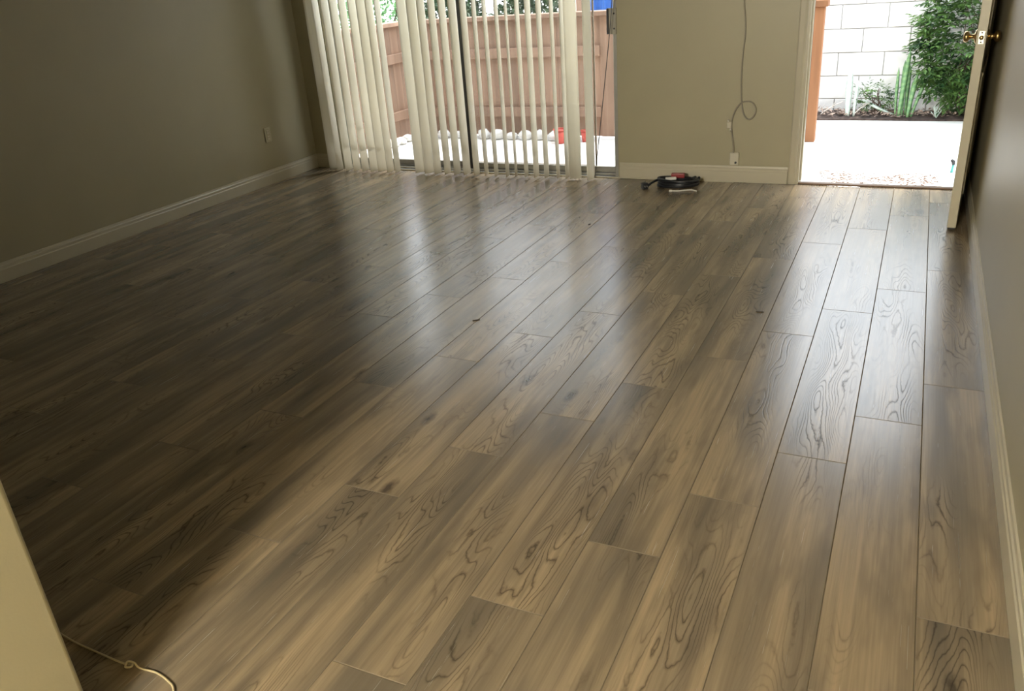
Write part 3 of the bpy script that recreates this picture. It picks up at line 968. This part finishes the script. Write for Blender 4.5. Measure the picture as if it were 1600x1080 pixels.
def shrub(name, loc, rx, ry, h, nstem, nsprig, nsingle, label, mat, lsz=1.0, cat='shrub', drop=0.0):
    root = empty(name, loc)
    tag(root, label, cat)
    bm = bmesh.new()
    tips = []
    for i in range(nstem):
        a = random.uniform(0, 2 * math.pi)
        bx, by = random.uniform(-.3, .3) * rx, random.uniform(-.3, .3) * ry
        tx, ty, tz = rx * random.uniform(.2, .95) * math.cos(a), ry * random.uniform(.2, .9) * math.sin(a), h * random.uniform(.55, .98)
        path = smooth_path([(bx, by, 0.0), (bx * 1.2, by * 1.2, tz * 0.4), (tx * .7, ty * .7, tz * 0.75), (tx, ty, tz)], 4)
        add_tube(bm, path, [0.007 - 0.005 * k / (len(path) - 1) for k in range(len(path))], 5)
    mesh_obj('stems', bm, M['bark'], root)
    V, Fc = [], []
    singles = 0
    for i in range(nsprig):
        # sprig base inside an egg-shaped crown, denser at the surface
        dv = rdir()
        rr = random.uniform(0.45, 1.0) ** 0.6
        zc = h * 0.50
        p = Vector((dv.x * rx * rr, dv.y * ry * rr, zc + dv.z * h * 0.49 * rr))
        if p.z < 0.05:
            continue
        out = (Vector((dv.x, dv.y * 1.3 - 0.35, dv.z * 0.4 + random.uniform(-.5, .35))) + rdir() * 0.5).normalized()
        nl = random.randint(5, 8)
        for k in range(nl):
            q = p + out * (0.018 * k * lsz)
            if q.y + loc[1] > BWY - 0.10 or q.z < 0.03:
                continue
            sd_ = out.cross(Vector((0, 0, 1)))
            if sd_.length < .1:
                sd_ = Vector((1, 0, 0))
            sd_.normalize()
            ld = (out * 0.7 + sd_ * (1 if k % 2 else -1) * 0.9 + Vector((0, 0, -0.35)) + rdir() * 0.25)
            if k == nl - 1:
                ld = out
            L = random.uniform(0.042, 0.066) * lsz
            if singles < nsingle and dv.y < -0.25 and dv.x < 0.4 and k % 2 == 0:
                o = link_mesh('leaf', leaf_me, root, q)
                o.rotation_euler = ld.to_track_quat('Y', 'Z').to_euler()
                s_ = L / 0.060
                o.scale = (s_, s_, s_)
                singles += 1
            else:
                leaf_geo(V, Fc, q, ld, Vector((0, 0, 1)) + rdir() * 0.4, L, L * 0.40)
    f = pydata('foliage', V, Fc, mat, root)
    f['kind'] = 'stuff'
    return root
shrub('leafy_shrub', (0.47, 8.72, GZ + 0.045), 0.50, 0.19, 1.40, 14, 1300, 150, 'dense green leafy shrub against the block wall', M['shrub_leaf'], 1.25)
shrub('low_plant', (-0.36, 8.80, GZ + 0.045), 0.14, 0.09, 0.26, 7, 90, 0, 'low leafy plant between the pale blades and snake plants', M['shrub_leaf'], 0.75, 'plant')

# snake plants and pale blades
def blade(parent, base, tip, w, mat, name='blade', bend=0.02):
    base, tip = Vector(base), Vector(tip)
    bm = bmesh.new()
    n = 9
    ax = tip - base
    side = Vector((1, 0.25, 0)).normalized()
    nrm = ax.cross(side).normalized()
    side = nrm.cross(ax).normalized()
    rows = []
    for i in range(n + 1):
        u = i / n
        ww = w * (0.55 + 0.9 * u - 0.2 * u * u) if u < 0.55 else w * (1.0) * math.sqrt(max(0.0, 1 - ((u - 0.55) / 0.45) ** 2)) 
        ww = max(ww, 0.0015)
        c = base + ax * u + nrm * bend * math.sin(u * math.pi)
        rows.append([bm.verts.new(c - side * ww / 2 - nrm * 0.006 * (ww / w)), bm.verts.new(c + nrm * 0.003), bm.verts.new(c + side * ww / 2 - nrm * 0.006 * (ww / w)), bm.verts.new(c - nrm * 0.008 * (ww / w))])
    for A, B in zip(rows, rows[1:]):
        for k in range(4):
            f = bm.faces.new((A[k], A[(k + 1) % 4], B[(k + 1) % 4], B[k])); f.smooth = True
    bm.faces.new(rows[0]); bm.faces.new(rows[-1])
    return mesh_obj(name, bm, mat, parent)
sp_ = empty('snake_plant', (-0.08, 8.635, GZ + 0.03))
tag(sp_, 'clump of tall green snake plant blades left of the shrub', 'plant')
for bx, by, tx, ty, tz, w in ((-0.085, 0.02, -0.10, 0.03, 0.44, 0.030), (-0.055, -0.02, -0.02, 0.0, 0.60, 0.050), (-0.03, 0.02, -0.055, 0.05, 0.50, 0.042),
                              (0.02, -0.03, 0.065, -0.02, 0.40, 0.045), (0.05, 0.0, 0.15, 0.02, 0.36, 0.034), (0.0, 0.04, -0.005, 0.07, 0.46, 0.040), (0.035, 0.03, 0.04, 0.06, 0.33, 0.04)):
    blade(sp_, (bx, by, 0), (tx, ty, tz), w, M['blade'])
pb = empty('pale_succulent', (-0.585, 8.66, GZ + 0.012))
tag(pb, 'two pale upright succulent blades in front of the block wall', 'plant')
blade(pb, (0.0, 0, 0), (-0.006, 0.02, 0.46), 0.065, M['pale_blade'])
blade(pb, (0.055, 0.02, 0), (0.066, 0.03, 0.345), 0.036, M['pale_blade'])
fb = empty('fallen_blade', (-0.42, 8.72, GZ + 0.12))
tag(fb, 'pale succulent blade leaning sideways over the low plant', 'plant')
blade(fb, (0.24, 0, -0.085), (-0.05, 0.02, 0.05), 0.032, M['pale_blade'])
spd = empty('spider_plant', (0.185, 8.64, GZ + 0.02))
tag(spd, 'small tuft of thin arching leaves at the foot of the shrub', 'plant')
for i in range(9):
    a = random.uniform(0, 6.28); rr = random.uniform(.04, .08); hh = random.uniform(.04, .12)
    blade(spd, (0, 0, 0), (rr * math.cos(a), rr * 0.5 * math.sin(a), hh), 0.009, M['pale_blade'], 'thin_leaf', 0.012)

# twigs and dry leaves on the bed
tw = [((-0.83, 8.66), (-0.64, 8.70), 0.115, 'pale dry twig leaning left of the upright pale blades'), ((-0.53, 8.66), (-0.40, 8.72), 0.10, 'pale dry twig right of the upright pale blades'),
      ((-0.95, 8.70), (-0.72, 8.76), 0.05, 'thin dry twig lying near the fence post')]
for (a0, a1), (b0, b1), hz, lb in tw:
    bm = bmesh.new()
    p0 = Vector((a0, a1, GZ + 0.045)); p1 = Vector((b0, b1, GZ + 0.045 + hz))
    mid = (p0 + p1) / 2 + Vector((0, 0, 0.012))
    add_tube(bm, smooth_path([p0, mid, p1], 5), 0.0045, 6)
    add_tube(bm, smooth_path([mid, mid + Vector((0.03, 0, 0.045))], 3), 0.003, 5)
    tag(mesh_obj('dry_twig', bm, M['twig']), lb, 'twig')
V, Fc = [], []
for i in range(800):
    p = Vector((random.uniform(-1.4, 1.3), random.uniform(8.60, 8.92), GZ + random.uniform(0.035, 0.06)))
    leaf_geo(V, Fc, p, Vector((random.uniform(-1, 1), random.uniform(-1, 1), random.uniform(-.1, .35))), Vector((0, 0, 1)) + rdir() * .4, random.uniform(.03, .07), random.uniform(.012, .026))
lit = pydata('leaf_litter', [v - Vector((0.1, 8.80, GZ)) for v in V], Fc, M['dead'], bed)
lit['kind'] = 'stuff'
lit['label'] = 'dry brown leaf litter'

# door mat and a small teal thing by the threshold
dm = boxes('door_mat', [((-0.60, 5.88, GZ + 0.0005), (0.22, 6.45, GZ + 0.016))], M['mat'], bev=0.003)
tag(dm, 'mottled pale door mat just outside the entry door', 'door mat')
tg = empty('hose_nozzle', (0.288, 6.56, GZ))
tg.scale = (0.62, 0.62, 0.62)
tag(tg, 'small dark and teal nozzle on the ground beside the open door edge', 'nozzle')
bm = bmesh.new()
add_tube(bm, [(0, 0, 0.0), (0.004, 0, 0.05), (0.010, 0, 0.095)], [0.016, 0.013, 0.014], 10)
mesh_obj('handle', bm, M['teal'], tg)
bm = bmesh.new()
add_tube(bm, [(0.010, 0, 0.09), (0.004, 0, 0.125), (-0.02, 0, 0.145)], [0.018, 0.022, 0.015], 10)
mesh_obj('head', bm, M['dark_plastic'], tg)

# ------------------------------------------------------------------ beyond the fence: trees, tarp
def tree(name, loc, rx, ry, z0, h, n, mat, label, lsz):
    root = empty(name, loc)
    tag(root, label, 'tree', 'trees beyond the patio fence')
    bm = bmesh.new()
    add_tube(bm, smooth_path([(0, 0, 0), (0.03, 0.02, z0 * 0.6), (-0.02, 0, z0 + h * 0.2), (0.05, 0.03, z0 + h * 0.5)], 4), 0.045, 8)
    for i in range(7):
        a = random.uniform(0, 6.28)
        add_tube(bm, smooth_path([(0, 0, z0 + h * .1 * (i % 3)), (rx * .4 * math.cos(a), ry * .4 * math.sin(a), z0 + h * .4), (rx * .8 * math.cos(a), ry * .8 * math.sin(a), z0 + h * random.uniform(.5, .8))], 3), 0.014, 5)
    mesh_obj('trunk', bm, M['bark'], root)
    V, Fc = [], []
    for i in range(n):
        dv = rdir()
        rr = random.uniform(0.3, 1.0) ** 0.5
        p = Vector((dv.x * rx * rr, dv.y * ry * rr, z0 + h * 0.5 + dv.z * h * 0.5 * rr))
        leaf_geo(V, Fc, p, (dv + rdir() + Vector((0, 0, -.4))), Vector((0, 0, 1)) + rdir() * .5, random.uniform(.05, .09) * lsz, random.uniform(.025, .045) * lsz)
    f = pydata('crown', V, Fc, mat, root)
    f['kind'] = 'stuff'
tree('leafy_tree', (-6.25, 9.3, GZ), 0.62, 0.6, 0.4, 1.25, 2600, M['pale_tree_leaf'], 'light green tree top beyond the fence at far left', 1.2)
tree('leafy_tree', (-5.05, 9.0, GZ), 0.44, 0.5, 0.45, 0.95, 2400, M['tree_leaf'], 'dark green tree beyond the fence behind the meeting stile', 1.2)
tree('leafy_tree', (-4.05, 9.1, GZ), 0.44, 0.5, 0.45, 0.95, 2400, M['tree_leaf'], 'dark green tree beyond the fence left of the blue tarp', 1.2)
tp = empty('blue_tarp', (-3.22, 8.9, GZ))
tag(tp, 'blue tarp draped on a wooden post beyond the fence', 'tarp')
bm = bmesh.new()
n = 26
rowsv = []
for i in range(n + 1):
    u = i / n
    xx = -0.115 + 0.42 * u
    yy = 0.03 * math.sin(u * 22) + 0.015 * math.sin(u * 47)
    rowsv.append([[bm.verts.new((xx + (1 - w_) * 0.05 * u, yy * (1.2 - 0.5 * w_) + t_, 0.55 + 1.35 * w_)) for w_ in (0, .33, .66, 1.0)] for t_ in (0, 0.004)])
for A, B in zip(rowsv, rowsv[1:]):
    for t_ in (0, 1):
        for k in range(3):
            f = bm.faces.new((A[t_][k], B[t_][k], B[t_][k + 1], A[t_][k + 1])); f.smooth = True
mesh_obj('cloth', bm, M['tarp'], tp)
boxes('post', [((-0.20, -0.03, 0.0), (-0.12, 0.04, 1.95))], M['fence'], tp, bev=0.004)
boxes('crossbar', [((-0.12, -0.02, 1.88), (0.36, 0.03, 1.94))], M['fence'], tp, bev=0.004)
